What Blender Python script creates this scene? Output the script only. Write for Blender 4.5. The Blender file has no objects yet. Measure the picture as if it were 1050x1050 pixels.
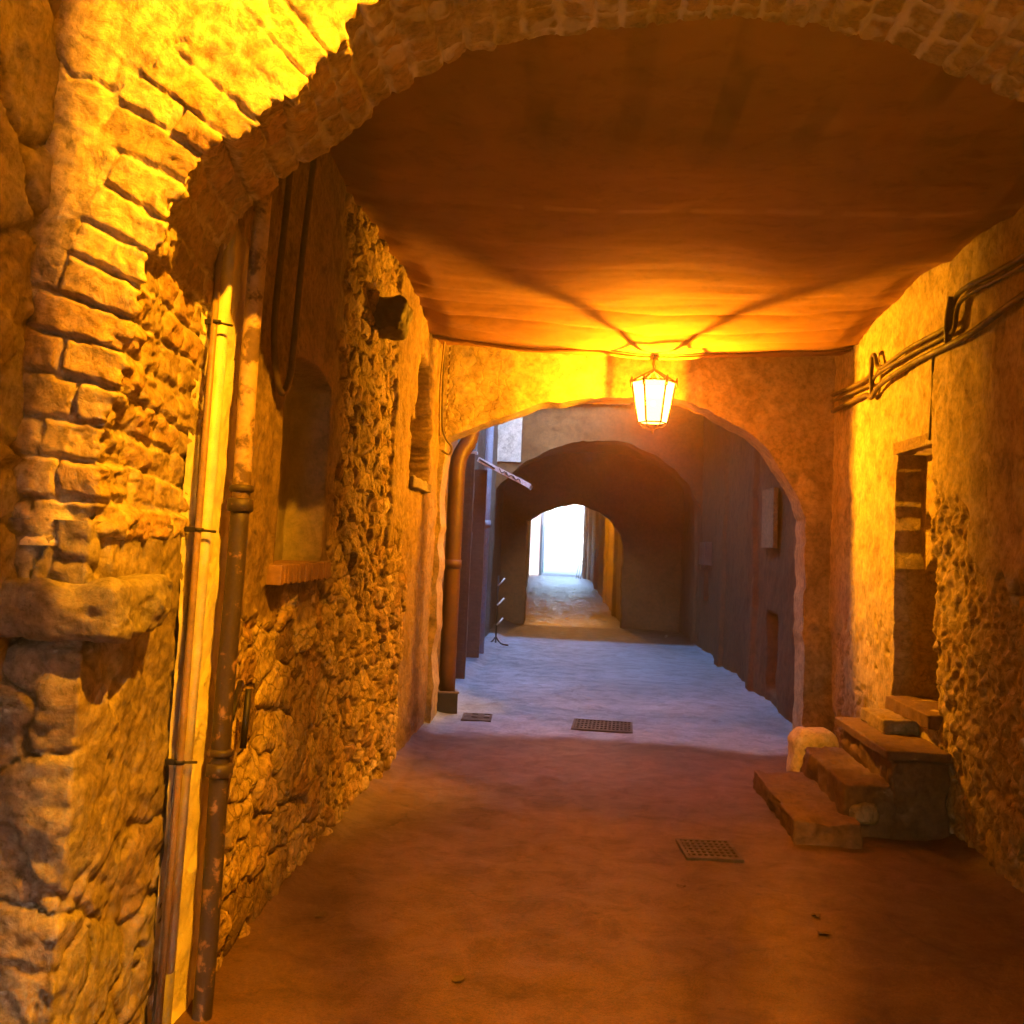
import bpy, bmesh, math, random
import numpy as np
from mathutils import Vector, Matrix
R = math.radians
random.seed(7)
scn = bpy.context.scene
col = scn.collection

# ------------------------------------------------------------------ noise
def _h(ix, iy, iz, s=0):
    h = (ix.astype(np.int64) * 374761393 + iy.astype(np.int64) * 668265263 + iz.astype(np.int64) * 2147483647 + s * 974634777) & 0xFFFFFFFF
    h = ((h ^ (h >> 13)) * 1274126177) & 0xFFFFFFFF
    h = ((h ^ (h >> 16)) * 2246822519) & 0xFFFFFFFF
    h = h ^ (h >> 15)
    return (h & 0xFFFFFF) / float(0x1000000)
def vn(x, y, z=0.0, s=0):
    x, y, z = np.broadcast_arrays(np.asarray(x, float), np.asarray(y, float), np.asarray(z, float))
    xi, yi, zi = np.floor(x), np.floor(y), np.floor(z)
    fx, fy, fz = x - xi, y - yi, z - zi
    fx, fy, fz = [f * f * (3 - 2 * f) for f in (fx, fy, fz)]
    r = 0
    for a in (0, 1):
        for b in (0, 1):
            for c in (0, 1):
                w = (fx if a else 1 - fx) * (fy if b else 1 - fy) * (fz if c else 1 - fz)
                r = r + w * _h(xi + a, yi + b, zi + c, s)
    return r * 2 - 1
def fbm(x, y, z=0.0, o=4, s=0, g=0.5):
    r, a = 0, 1.0
    for k in range(o):
        r = r + a * vn(np.asarray(x) * 2 ** k, np.asarray(y) * 2 ** k, np.asarray(z) * 2 ** k, s + k * 17)
        a *= g
    return r
def sst(a, b, x):
    t = np.clip((x - a) / (b - a), 0, 1)
    return t * t * (3 - 2 * t)
def voro(u, v, su, sv, s=0, warp=0.25, tilt=0.5):
    """irregular stones: returns edge distance, per stone random, tilted face height"""
    wu = u / su + warp * fbm(u / su * 1.3, v / sv * 1.3, 0, 3, s + 5)
    wv = v / sv + warp * fbm(u / su * 1.3, v / sv * 1.3, 9.7, 3, s + 6)
    iu, iv = np.floor(wu), np.floor(wv)
    f1 = np.full(wu.shape, 9.0); f2 = np.full(wu.shape, 9.0)
    rid = np.zeros(wu.shape); ox = np.zeros(wu.shape); oy = np.zeros(wu.shape)
    for a in (-1, 0, 1):
        for b in (-1, 0, 1):
            cu, cv = iu + a, iv + b
            px = cu + .5 + .85 * (_h(cu, cv, 0 * cu, s + 1) - .5)
            py = cv + .5 + .85 * (_h(cu, cv, 0 * cu, s + 2) - .5)
            dx, dy = wu - px, wv - py
            d = (np.abs(dx) ** 2.6 + np.abs(dy) ** 2.6) ** (1 / 2.6)
            n = d < f1
            f2 = np.where(n, f1, np.minimum(f2, d))
            f1 = np.where(n, d, f1)
            rr = _h(cu, cv, 0 * cu, s + 3)
            rid = np.where(n, rr, rid); ox = np.where(n, dx, ox); oy = np.where(n, dy, oy)
    e = f2 - f1
    r2 = (rid * 17.31) % 1.0; r3 = (rid * 41.7) % 1.0
    rg = np.abs(fbm(wu * 1.1, wv * 1.1, 3.3, 3, s + 8))
    hgt = (.75 * sst(0.01, 0.075, e) + .25 * sst(0.0, .3, e)) * (0.45 + 0.55 * r2) + tilt * (ox * (r3 - .5) + oy * (r2 - .5)) * sst(0.0, .12, e) - .35 * rg * sst(0, .1, e)
    return e, rid, hgt

# ------------------------------------------------------------------ mesh helpers
def link(name, me, mat=None, parent=None, loc=None):
    o = bpy.data.objects.new(name, me)
    col.objects.link(o)
    if mat is not None:
        me.materials.append(mat)
    if parent is not None:
        o.parent = parent
    if loc is not None:
        o.location = loc
    return o
def raw(name, co, quads, mat, parent=None, attrs=None, smooth=True, tris=None):
    me = bpy.data.meshes.new(name)
    co = np.asarray(co, np.float32); quads = np.asarray(quads, np.int32)
    me.vertices.add(len(co)); me.vertices.foreach_set('co', co.ravel())
    n = len(quads)
    me.loops.add(n * 4); me.loops.foreach_set('vertex_index', quads.ravel())
    me.polygons.add(n)
    me.polygons.foreach_set('loop_start', np.arange(n, dtype=np.int32) * 4)
    me.polygons.foreach_set('loop_total', np.full(n, 4, np.int32))
    me.polygons.foreach_set('use_smooth', np.full(n, smooth))
    me.update(calc_edges=True)
    for k, a in (attrs or {}).items():
        at = me.attributes.new(k, 'FLOAT', 'POINT')
        at.data.foreach_set('value', np.asarray(a, np.float32).ravel())
    me.validate()
    return link(name, me, mat, parent)
def gq(nu, nv, flip=False, off=0):
    i = np.arange(nu - 1)[:, None] * nv + np.arange(nv - 1)[None, :]
    q = np.stack([i, i + nv, i + nv + 1, i + 1], -1).reshape(-1, 4) + off
    return q[:, ::-1] if flip else q
def grid(name, P, mat, parent=None, flip=False, attrs=None, smooth=True):
    nu, nv = P.shape[:2]
    return raw(name, P.reshape(-1, 3), gq(nu, nv, flip), mat, parent, attrs, smooth)
def bmobj(name, bm, mat, parent=None, smooth=False):
    me = bpy.data.meshes.new(name)
    if smooth:
        for f in bm.faces: f.smooth = True
    bm.normal_update(); bm.to_mesh(me); bm.free()
    return link(name, me, mat, parent)
def add_box(bm, a, b, bev=0.0, mtx=None):
    a, b = Vector(a), Vector(b)
    r = bmesh.ops.create_cube(bm, size=1)
    vs = r['verts']; s = b - a
    for v in vs:
        v.co = Vector((a.x + (v.co.x + .5) * s.x, a.y + (v.co.y + .5) * s.y, a.z + (v.co.z + .5) * s.z))
        if mtx is not None: v.co = mtx @ v.co
    if bev:
        es = list({e for v in vs for e in v.link_edges})
        bmesh.ops.bevel(bm, geom=es, offset=bev, segments=2, affect='EDGES', profile=.6)
def box(name, a, b, mat, parent=None, bev=.004, mtx=None):
    bm = bmesh.new(); add_box(bm, a, b, bev, mtx)
    return bmobj(name, bm, mat, parent)
def rock(name, a, b, mat, parent=None, amp=.012, cell=.03, rnd=.25, seed=0, taper=0.0):
    """a worn stone block: box subdivided, corners rounded, surface broken by noise"""
    a, b = np.array(a, float), np.array(b, float); c = (a + b) / 2; h = (b - a) / 2
    bm = bmesh.new(); bmesh.ops.create_cube(bm, size=2)
    n = int(np.clip(max(h) * 2 / cell, 4, 40))
    bmesh.ops.subdivide_edges(bm, edges=bm.edges[:], cuts=n, use_grid_fill=True)
    p = np.array([v.co for v in bm.verts])
    q = p * h
    rad = rnd * min(h)
    inner = np.clip(q, -(h - rad), h - rad)
    d = q - inner; L = np.linalg.norm(d, axis=1, keepdims=True); L[L == 0] = 1
    q = inner + d / L * np.minimum(rad, L * 1.0)
    nrm = q / np.maximum(h, 1e-6); nrm = np.sign(nrm) * np.abs(nrm) ** 6; nrm /= np.linalg.norm(nrm, axis=1, keepdims=True) + 1e-9
    w = q + c
    f = fbm(w[:, 0] * 9, w[:, 1] * 9, w[:, 2] * 9, 5, seed)
    chip = -np.maximum(0, fbm(w[:, 0] * 5, w[:, 1] * 5, w[:, 2] * 5, 3, seed + 50) - .45) * 2.5
    q = q + nrm * (amp * (f + chip))[:, None]
    if taper: q[:, :2] *= (1 - taper * (p[:, 2:3] * .5 + .5))
    q += c
    for v, x in zip(bm.verts, q): v.co = x
    return bmobj(name, bm, mat, parent, True)
def tube(bm, pts, rad, seg=10, cap=True):
    pts = [Vector(p) for p in pts]
    rads = rad if isinstance(rad, (list, tuple)) else [rad] * len(pts)
    rings = []; up = None
    for i, p in enumerate(pts):
        t = (pts[min(i + 1, len(pts) - 1)] - pts[max(i - 1, 0)]).normalized()
        if up is None:
            up = Vector((0, 0, 1)) if abs(t.z) < .9 else Vector((1, 0, 0))
        up = (up - t * up.dot(t)).normalized()
        s = t.cross(up)
        rings.append([bm.verts.new(p + (up * math.cos(2 * math.pi * k / seg) + s * math.sin(2 * math.pi * k / seg)) * rads[i]) for k in range(seg)])
    for a, b in zip(rings, rings[1:]):
        for k in range(seg):
            f = bm.faces.new((a[k], a[(k + 1) % seg], b[(k + 1) % seg], b[k])); f.smooth = True
    if cap:
        bm.faces.new(rings[0][::-1]); bm.faces.new(rings[-1])
def smooth_path(pts, n=6):
    P = [Vector(p) for p in pts]; out = []
    for i in range(len(P) - 1):
        a, b, c, d = P[max(i - 1, 0)], P[i], P[i + 1], P[min(i + 2, len(P) - 1)]
        for k in range(n):
            t = k / n
            out.append(.5 * ((2 * b) + (c - a) * t + (2 * a - 5 * b + 4 * c - d) * t * t + (3 * b - a - 3 * c + d) * t ** 3))
    out.append(P[-1]); return out
def tubeobj(name, pts, rad, mat, parent=None, seg=10):
    bm = bmesh.new(); tube(bm, pts, rad, seg); return bmobj(name, bm, mat, parent)
def thing(name, label, cat, loc=(0, 0, 0), group=None):
    o = bpy.data.objects.new(name, None); col.objects.link(o); o.location = loc
    o.empty_display_size = .1
    return tag(o, label, cat, group)
def tag(o, label=None, cat=None, group=None, kind=None):
    if label: o['label'] = label
    if cat:
        o['category'] = cat
        if not kind: o['kind'] = 'thing'
    if group: o['group'] = group
    if kind: o['kind'] = kind
    return o

# ------------------------------------------------------------------ materials
def newmat(name):
    m = bpy.data.materials.new(name); m.use_nodes = True
    nt = m.node_tree; nt.nodes.clear()
    out = nt.nodes.new('ShaderNodeOutputMaterial')
    bs = nt.nodes.new('ShaderNodeBsdfPrincipled')
    nt.links.new(bs.outputs[0], out.inputs[0])
    return m, nt, bs, out
def N(nt, t, **k):
    n = nt.nodes.new('ShaderNode' + t)
    for a, b in k.items(): setattr(n, a, b)
    return n
def noise(nt, co, scale, detail=6, rough=.6, dist=0.0):
    n = N(nt, 'TexNoise'); n.inputs['Scale'].default_value = scale; n.inputs['Detail'].default_value = detail
    n.inputs['Roughness'].default_value = rough; n.inputs['Distortion'].default_value = dist
    nt.links.new(co, n.inputs['Vector']); return n.outputs['Fac']
def ramp(nt, fac, stops):
    r = N(nt, 'ValToRGB'); e = r.color_ramp.elements
    while len(e) < len(stops): e.new(.5)
    for el, (p, c) in zip(e, stops):
        el.position = p; el.color = (c, c, c, 1) if isinstance(c, (int, float)) else (*c, 1)
    nt.links.new(fac, r.inputs[0]); return r.outputs[0]
def mixc(nt, fac, a, b, mode='MIX'):
    m = N(nt, 'Mix', data_type='RGBA', blend_type=mode)
    for s, v in ((m.inputs[0], fac), (m.inputs[6], a), (m.inputs[7], b)):
        if isinstance(v, (int, float)): s.default_value = v
        elif isinstance(v, tuple): s.default_value = (*v, 1)
        else: nt.links.new(v, s)
    return m.outputs[2]
def attr(nt, name):
    a = N(nt, 'Attribute', attribute_name=name); return a.outputs['Fac']
def bump(nt, bs, h, strength, dist, prev=None):
    b = N(nt, 'Bump'); b.inputs['Strength'].default_value = strength; b.inputs['Distance'].default_value = dist
    nt.links.new(h, b.inputs['Height'])
    if prev is not None: nt.links.new(prev, b.inputs['Normal'])
    nt.links.new(b.outputs[0], bs.inputs['Normal']); return b.outputs[0]
def stone_mat(name, cols, mortar, big=1.3, fine=30, bstr=.6, rough=.9, extra=None, chip=9.0, ck=.3):
    """cols: three stone colours picked per stone by 'tone'; 'mort' shows mortar or plaster; 'paint' shows a coat of paint"""
    m, nt, bs, out = newmat(name)
    tc = N(nt, 'TexCoord').outputs['Object']
    base = ramp(nt, attr(nt, 'tone'), [(0, cols[0]), (.5, cols[1]), (1, cols[2])])
    n1 = noise(nt, tc, big, 8, .65, .4)
    n2 = noise(nt, tc, fine, 6, .7)
    n3 = noise(nt, tc, fine * .22, 7, .7, .8)
    mo = mixc(nt, ramp(nt, n3, [(.35, 0), (.68, 1)]), mortar, tuple(c * .62 for c in mortar))
    base = mixc(nt, attr(nt, 'mort'), base, mo)
    base = mixc(nt, ramp(nt, n1, [(.38, 0), (.62, .55)]), base, mixc(nt, 1.0, base, (.62, .52, .44), 'MULTIPLY'))
    base = mixc(nt, ramp(nt, n3, [(.5, 0), (.72, .65)]), base, mixc(nt, 1.0, base, (.5, .44, .38), 'MULTIPLY'))
    base = mixc(nt, 1.0, base, ramp(nt, n2, [(.28, .42), (.55, 1.0), (.8, 1.2)]), 'MULTIPLY')
    vx = N(nt, 'TexVoronoi', feature='DISTANCE_TO_EDGE'); vx.inputs['Scale'].default_value = chip
    wv_ = N(nt, 'TexNoise'); wv_.inputs['Scale'].default_value = 5; wv_.inputs['Detail'].default_value = 5; nt.links.new(tc, wv_.inputs['Vector'])
    va = N(nt, 'VectorMath', operation='MULTIPLY_ADD'); nt.links.new(wv_.outputs['Color'], va.inputs[0]); va.inputs[1].default_value = (.22, .22, .22); nt.links.new(tc, va.inputs[2]); nt.links.new(va.outputs[0], vx.inputs['Vector'])
    ck_ = ramp(nt, vx.outputs['Distance'], [(.0, 0), (.05, 1)])
    inv = N(nt, 'Math', operation='SUBTRACT'); inv.inputs[0].default_value = 1.0; nt.links.new(attr(nt, 'mort'), inv.inputs[1])
    chipm = mixc(nt, inv.outputs[0], (1, 1, 1), ck_)
    base = mixc(nt, 1.0, base, mixc(nt, ck, (1, 1, 1), chipm), 'MULTIPLY')
    pit = noise(nt, tc, fine * 2.6, 3, .6)
    base = mixc(nt, ramp(nt, pit, [(.62, 0), (.70, .55)]), base, mixc(nt, 1.0, base, (.35, .3, .26), 'MULTIPLY'))
    if extra:
        base = mixc(nt, attr(nt, 'paint'), base, mixc(nt, ramp(nt, n3, [(.42, 0), (.75, .5)]), extra, tuple(c * .7 for c in extra)))
    nt.links.new(base, bs.inputs['Base Color'])
    bs.inputs['Roughness'].default_value = rough
    bs.inputs['Specular IOR Level'].default_value = .25
    p = bump(nt, bs, n3, bstr, .014)
    p = bump(nt, bs, chipm, ck, .010, p)
    p = bump(nt, bs, n2, bstr, .006, p)
    bump(nt, bs, pit, bstr * .6, .003, p)
    return m
def simple(name, c, rough=.6, metal=0.0, var=.5, scale=14, c2=None, bstr=.3, spec=.4, thr=(.4, .65)):
    m, nt, bs, out = newmat(name)
    tc = N(nt, 'TexCoord').outputs['Object']
    n = noise(nt, tc, scale, 8, .68, .3)
    n2 = noise(nt, tc, scale * 6, 4, .6)
    c2 = c2 or tuple(x * (1 - var) for x in c)
    b = mixc(nt, ramp(nt, n, [(thr[0], 0), (thr[1], 1)]), c, c2)
    b = mixc(nt, 1.0, b, ramp(nt, n2, [(.3, .75), (.7, 1.1)]), 'MULTIPLY')
    nt.links.new(b, bs.inputs['Base Color'])
    bs.inputs['Metallic'].default_value = metal; bs.inputs['Specular IOR Level'].default_value = spec
    r = ramp(nt, n, [(.35, max(0, rough - .12)), (.7, min(1, rough + .15))]); nt.links.new(r, bs.inputs['Roughness'])
    bump(nt, bs, n, bstr, .004)
    return m
M = {}
M['arch'] = stone_mat('arch_stone', [(.34, .26, .165), (.56, .46, .28), (.44, .30, .17)], (.58, .49, .35), 2.2, 38, .8, extra=(.66, .62, .55), ck=.12)
M['pier'] = stone_mat('pier_stone', [(.25, .22, .19), (.32, .28, .23), (.25, .19, .14)], (.30, .24, .17), 1.8, 34, .8, ck=.12)
M['rubble'] = stone_mat('rubble_stone', [(.20, .13, .075), (.52, .40, .235), (.34, .21, .105)], (.29, .20, .115), 1.1, 30, .9, extra=(.66, .60, .42), chip=11, ck=.5)
M['plaster'] = stone_mat('old_plaster', [(.26, .19, .105), (.42, .33, .19), (.34, .24, .13)], (.50, .40, .22), .9, 26, .55)
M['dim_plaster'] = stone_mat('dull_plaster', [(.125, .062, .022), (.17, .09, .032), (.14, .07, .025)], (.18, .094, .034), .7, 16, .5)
M['grey_plaster'] = stone_mat('grey_plaster', [(.15, .105, .07), (.2, .145, .10), (.17, .115, .075)], (.24, .19, .145), .7, 16, .6)
M['skylit_plaster'] = stone_mat('skylit_white_plaster', [(.6, .58, .56), (.64, .62, .6), (.6, .56, .52)], (.66, .65, .63), .7, 10, .4)
M['step'] = stone_mat('worn_step_stone', [(.15, .085, .045), (.15, .085, .045), (.15, .085, .045)], (.2, .12, .06), 2.5, 26, .6, .8, ck=0.0)
M['block'] = stone_mat('pale_block_stone', [(.55, .47, .32), (.55, .47, .32), (.55, .47, .32)], (.5, .4, .3), 3, 26, .6, .85, ck=0.0)
M['pvc'] = simple('cream_plastic', (.62, .55, .38), .45, 0, .28, 3.5, bstr=.08)
M['pvc_dark'] = simple('grey_plastic_sleeve', (.16, .14, .12), .5, 0, .3, 6, bstr=.1)
M['copper'] = simple('brown_conduit', (.26, .17, .09), .5, 0, .35, 9, bstr=.1)
M['rust'] = simple('rusty_iron', (.045, .03, .022), .6, .2, .4, 16, (.26, .15, .07), .6, thr=(.56, .62))
M['ochre_pipe'] = simple('flaking_ochre_paint', (.40, .27, .13), .7, 0, .5, 9, (.10, .06, .035), .5, thr=(.48, .56))
M['rust_pipe'] = simple('rust_brown_pipe', (.085, .04, .02), .55, 0, .45, 5, bstr=.15)
M['iron'] = simple('black_iron', (.035, .03, .028), .5, .5, .4, 12)
M['grate'] = simple('worn_iron_grate', (.075, .055, .04), .6, .2, .4, 12)
M['cable'] = simple('dusty_cable', (.09, .058, .034), .7, 0, .4, 8)
M['wood'] = simple('dark_wood', (.10, .06, .035), .75, 0, .45, 7)
M['boards'] = simple('ceiling_boards', (.16, .10, .055), .8, 0, .4, 5)
M['terracotta'] = simple('terracotta', (.24, .13, .065), .75, 0, .3, 9)
M['shutter_brown'] = simple('brown_shutter_paint', (.13, .085, .06), .6, 0, .3, 6)
M['shutter_blue'] = simple('pale_blue_paint', (.30, .55, .70), .5, 0, .15, 6, bstr=.1)
M['blue_pipe'] = simple('blue_grey_pipe', (.30, .32, .42), .5, 0, .25, 6, bstr=.1)
M['awning'] = simple('white_canopy_metal', (.84, .86, .88), .45, 0, .15, 8, bstr=.1)
M['pink'] = simple('pink_render', (.62, .42, .36), .9, 0, .12, 2)
M['pale'] = simple('pale_render', (.72, .69, .62), .9, 0, .1, 1)
M['paper'] = simple('litter_paper', (.5, .45, .38), .8, 0, .3, 20)
# cloth: woven brown shading net
m, nt, bs, out = newmat('brown_shade_cloth'); M['cloth'] = m
tc = N(nt, 'TexCoord').outputs['Object']
w = N(nt, 'TexChecker'); w.inputs['Scale'].default_value = 160; nt.links.new(tc, w.inputs['Vector'])
n1 = noise(nt, tc, 1.2, 6, .6, .5)
b = mixc(nt, ramp(nt, n1, [(.35, 0), (.68, 1)]), (.35, .168, .06), (.24, .113, .04))
n4 = noise(nt, tc, 9, 7, .7, .4)
b = mixc(nt, ramp(nt, n4, [(.5, 0), (.7, .5)]), b, mixc(nt, 1.0, b, (.5, .45, .4), 'MULTIPLY'))
b = mixc(nt, attr(nt, 'tint_band'), b, (.46, .27, .12)); b = mixc(nt, attr(nt, 'joist_stripe'), b, (.10, .04, .013))
nt.links.new(b, bs.inputs['Base Color']); bs.inputs['Roughness'].default_value = .85; bs.inputs['Specular IOR Level'].default_value = .2
bump(nt, bs, w.outputs['Fac'], .25, .002)
tr = N(nt, 'BsdfTransparent'); mx = N(nt, 'MixShader'); mx.inputs[0].default_value = .1
nt.links.new(bs.outputs[0], mx.inputs[1]); nt.links.new(tr.outputs[0], mx.inputs[2]); nt.links.new(mx.outputs[0], out.inputs[0])
# ground surfaces
def floor_mat(name, c, c2, rough, crack=1.0, big=.7, skylit=None):
    m, nt, bs, out = newmat(name)
    tc = N(nt, 'TexCoord').outputs['Object']
    n1 = noise(nt, tc, big, 9, .62, .6); n2 = noise(nt, tc, 5, 8, .7, .5); n3 = noise(nt, tc, 55, 5, .7)
    b = mixc(nt, ramp(nt, n1, [(.36, 0), (.64, 1)]), c, c2)
    if skylit: b = mixc(nt, attr(nt, 'court'), b, mixc(nt, ramp(nt, n1, [(.36, 0), (.64, 1)]), skylit, tuple(x * .7 for x in skylit)))
    b = mixc(nt, ramp(nt, n2, [(.46, 0), (.66, .7)]), b, mixc(nt, 1.0, b, (.45, .43, .40), 'MULTIPLY'))
    n5 = noise(nt, tc, 1.7, 10, .72, 1.2); b = mixc(nt, ramp(nt, n5, [(.3, .6), (.45, 0)]), b, mixc(nt, 1.0, b, (1.5, 1.5, 1.5), 'MULTIPLY'))
    b = mixc(nt, 1.0, b, ramp(nt, n3, [(.25, .65), (.65, 1.08)]), 'MULTIPLY')
    v = N(nt, 'TexVoronoi', feature='F1'); v.inputs['Scale'].default_value = 5.5; nt.links.new(tc, v.inputs['Vector'])
    sp = mixc(nt, ramp(nt, v.outputs['Distance'], [(.05, .8), (.11, 0)]), b, mixc(nt, 1.0, b, (.4, .4, .4), 'MULTIPLY'))
    vc = N(nt, 'TexVoronoi', feature='DISTANCE_TO_EDGE'); vc.inputs['Scale'].default_value = .62
    wn = N(nt, 'TexNoise'); wn.inputs['Scale'].default_value = 2.2; wn.inputs['Detail'].default_value = 8; nt.links.new(tc, wn.inputs['Vector'])
    va = N(nt, 'VectorMath', operation='MULTIPLY_ADD'); nt.links.new(wn.outputs['Color'], va.inputs[0]); va.inputs[1].default_value = (.55, .55, .55); nt.links.new(tc, va.inputs[2]); nt.links.new(va.outputs[0], vc.inputs['Vector'])
    crk_ = ramp(nt, vc.outputs['Distance'], [(.0015, 0), (.007, 1)])
    sp = mixc(nt, ramp(nt, n1, [(.48, 0), (.6, .55)]), sp, mixc(nt, 1.0, sp, crk_, 'MULTIPLY'))
    grit = noise(nt, tc, 140, 3, .6)
    sp = mixc(nt, 1.0, sp, ramp(nt, grit, [(.35, .55), (.55, 1.0), (.75, 1.25)]), 'MULTIPLY')
    nt.links.new(sp, bs.inputs['Base Color'])
    nt.links.new(ramp(nt, n2, [(.3, rough - .12), (.7, rough + .15)]), bs.inputs['Roughness'])
    bs.inputs['Specular IOR Level'].default_value = .4
    p = bump(nt, bs, n2, .6, .025); p = bump(nt, bs, crk_, .2, .005, p); p = bump(nt, bs, n3, .7, .005, p); bump(nt, bs, grit, .5, .003, p)
    return m
M['floor'] = floor_mat('worn_concrete', (.15, .078, .038), (.10, .052, .026), .62, skylit=(.36, .47, .60))  # bluer second colour paints skylight onto the court floor
M['cobble'] = stone_mat('worn_paving', [(.12, .095, .065), (.17, .13, .09), (.14, .105, .07)], (.07, .055, .04), 1, 20, .5, .42)
M['earth'] = floor_mat('street_surface', (.46, .43, .38), (.38, .35, .31), .8)
# lantern glass: glowing panes, some with added amber tints that dim its light
def glass(name, tint, em, tint_band=None):
    m = bpy.data.materials.new(name); m.use_nodes = True; nt = m.node_tree; nt.nodes.clear()
    out = N(nt, 'OutputMaterial'); t = N(nt, 'BsdfTransparent'); e = N(nt, 'Emission'); a = N(nt, 'AddShader')
    t.inputs[0].default_value = (*tint, 1)
    if tint_band:
        sx_ = N(nt, 'SeparateXYZ'); nt.links.new(N(nt, 'TexCoord').outputs['Object'], sx_.inputs[0])
        mr = N(nt, 'MapRange'); mr.inputs[1].default_value = tint_band[0]; mr.inputs[2].default_value = tint_band[1]; nt.links.new(sx_.outputs[2], mr.inputs[0])
        nt.links.new(mixc(nt, mr.outputs[0], tint, (1, .9, .7)), t.inputs[0])
    e.inputs[0].default_value = (1, .62, .12, 1); e.inputs[1].default_value = em
    nt.links.new(t.outputs[0], a.inputs[0]); nt.links.new(e.outputs[0], a.inputs[1]); nt.links.new(a.outputs[0], out.inputs[0])
    return m
M['pane'] = glass('lantern_glass', (1, .97, .9), .22)
M['amber'] = glass('dimming_amber_glass', (.15, .052, .010), .22, (2.72, 2.77))
M['amber_dark'] = glass('strong_dimming_amber_glass', (.055, .026, .007), .22)
M['amber_light'] = glass('weak_dimming_amber_glass', (.38, .19, .045), .22)
M['bulb'] = glass('glowing_bulb', (1, 1, 1), 5)

# ------------------------------------------------------------------ wall with an arched opening (generic)
def arch_wall(name, ya, yb, x0, x1, ztop, path, mat, seed, parent=None, amp=.012, cell=.03, soff=None, back=True, tone=.5):
    """path: (x, z) points of the opening from its left foot to its right foot"""
    bot = [(x0, -.08)] + path + [(x1, -.08)]
    pts = [bot[0]]
    for a, b in zip(bot, bot[1:]):
        n = max(1, int(math.hypot(b[0] - a[0], b[1] - a[1]) / cell))
        for k in range(1, n + 1): pts.append((a[0] + (b[0] - a[0]) * k / n, a[1] + (b[1] - a[1]) * k / n))
    pts = np.array(pts); n = len(pts)
    ragged = np.stack([amp * .9 * fbm(pts[:, 0] * 6, pts[:, 1] * 6, 0, 4, seed + 30), amp * .9 * fbm(pts[:, 0] * 6, pts[:, 1] * 6, 7, 4, seed + 31)], -1)
    ragged[pts[:, 1] < 0] *= 0
    P = pts + ragged
    dsp = lambda a, b, c: amp * fbm(a * 2.5, b * 2.5, c * 2.5, 5, seed) + amp * .35 * fbm(a * 14, b * 14, c * 14, 3, seed + 9)
    key = lambda q: int(np.argmin(np.hypot(pts[:, 0] - q[0], pts[:, 1] - q[1])))
    k0, k1, k2, k3 = key(path[0]), key(path[1]), key(path[-2]), key(path[-1])
    zz = np.arange(-.08, ztop + cell, cell); zz[-1] = ztop
    def face(fx, fz, y):
        return np.stack([fx, y if np.ndim(y) else np.full_like(fx, y), fz], -1).reshape(-1, 3)
    co = []; qs = []; off = 0
    def put(fx, fz, flip=False):
        nonlocal off
        for y, fl in ((ya + dsp(fx, fz, 0 * fx), flip),) + (((yb, not flip),) if back else ()):
            co.append(face(fx, fz, y)); qs.append(gq(*fx.shape, fl, off)); off += fx.size
    xl = np.interp(zz, P[k0:k1 + 1, 1], P[k0:k1 + 1, 0]); o = P[k2:k3 + 1][::-1]; xr = np.interp(zz, o[:, 1], o[:, 0])
    s1 = np.linspace(0, 1, max(3, int(abs(path[0][0] - x0) / cell)))[:, None]; s2 = np.linspace(0, 1, max(3, int(abs(x1 - path[-1][0]) / cell)))[:, None]
    put(x0 + (xl[None] - x0) * s1, zz[None] + 0 * s1); put(xr[None] + (x1 - xr[None]) * s2, zz[None] + 0 * s2)
    t = np.linspace(0, 1, max(6, int((ztop - 2) / cell)))[None]
    mid = P[k1:k2 + 1]; put(mid[:, :1] + 0 * t, mid[:, 1:] * (1 - t) + ztop * t)
    pp_ = P[k0:k3 + 1]; m_ = len(pp_)
    fy0 = ya + dsp(pp_[:, 0], pp_[:, 1], 0 * pp_[:, 0])
    ns = max(4, int((yb - ya) / (cell * 1.2))); sy = np.linspace(0, 1, ns)[None]
    sx = pp_[:, :1] + 0 * sy; sz = pp_[:, 1:] + 0 * sy; syy = fy0[:, None] * (1 - sy) + yb * sy
    j = amp * .7 * fbm(sx * 3, syy * 4, sz * 3, 4, seed + 40) * np.minimum(1, sy * 6)
    co.append(np.stack([sx + j * .5, syy, sz + j], -1).reshape(-1, 3)); qs.append(gq(m_, ns, True, off))
    co = np.concatenate(co)
    tn = .5 + .5 * fbm(co[:, 0] * 1.5, co[:, 1], co[:, 2] * 1.5, 3, seed + 3)
    mo = sst(-.5, .1, fbm(co[:, 0] * 1.2, co[:, 1], co[:, 2] * 1.2, 4, seed + 4))
    return raw(name, co, np.concatenate(qs), mat, parent, {'tone': np.clip(tn, 0, 1), 'mort': mo})
def curve(pts, n=8):
    return [(p.x, p.y) for p in smooth_path([(a, b, 0) for a, b in pts], n)]
# ------------------------------------------------------------------ GROUND
XL, XR = -1.2, 2.13
def spaced(a, b, s0, s1):
    out = [a]
    while out[-1] < b:
        t = (out[-1] - a) / (b - a); out.append(out[-1] + max(.004, s0 + (s1 - s0) * max(t, 0)))
    out[-1] = b; return np.array(out)
ys = np.concatenate([np.linspace(-7, 2.6, 40)[:-1], spaced(2.6, 20.0, .018, .07)])
xs = np.linspace(-1.75, 2.75, 190)
YY, XX = np.meshgrid(ys, xs, indexing='ij')
z = .012 * fbm(XX * .9, YY * .9, 0, 4, 3) + .004 * fbm(XX * 7, YY * 7, 0, 3, 8)
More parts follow.
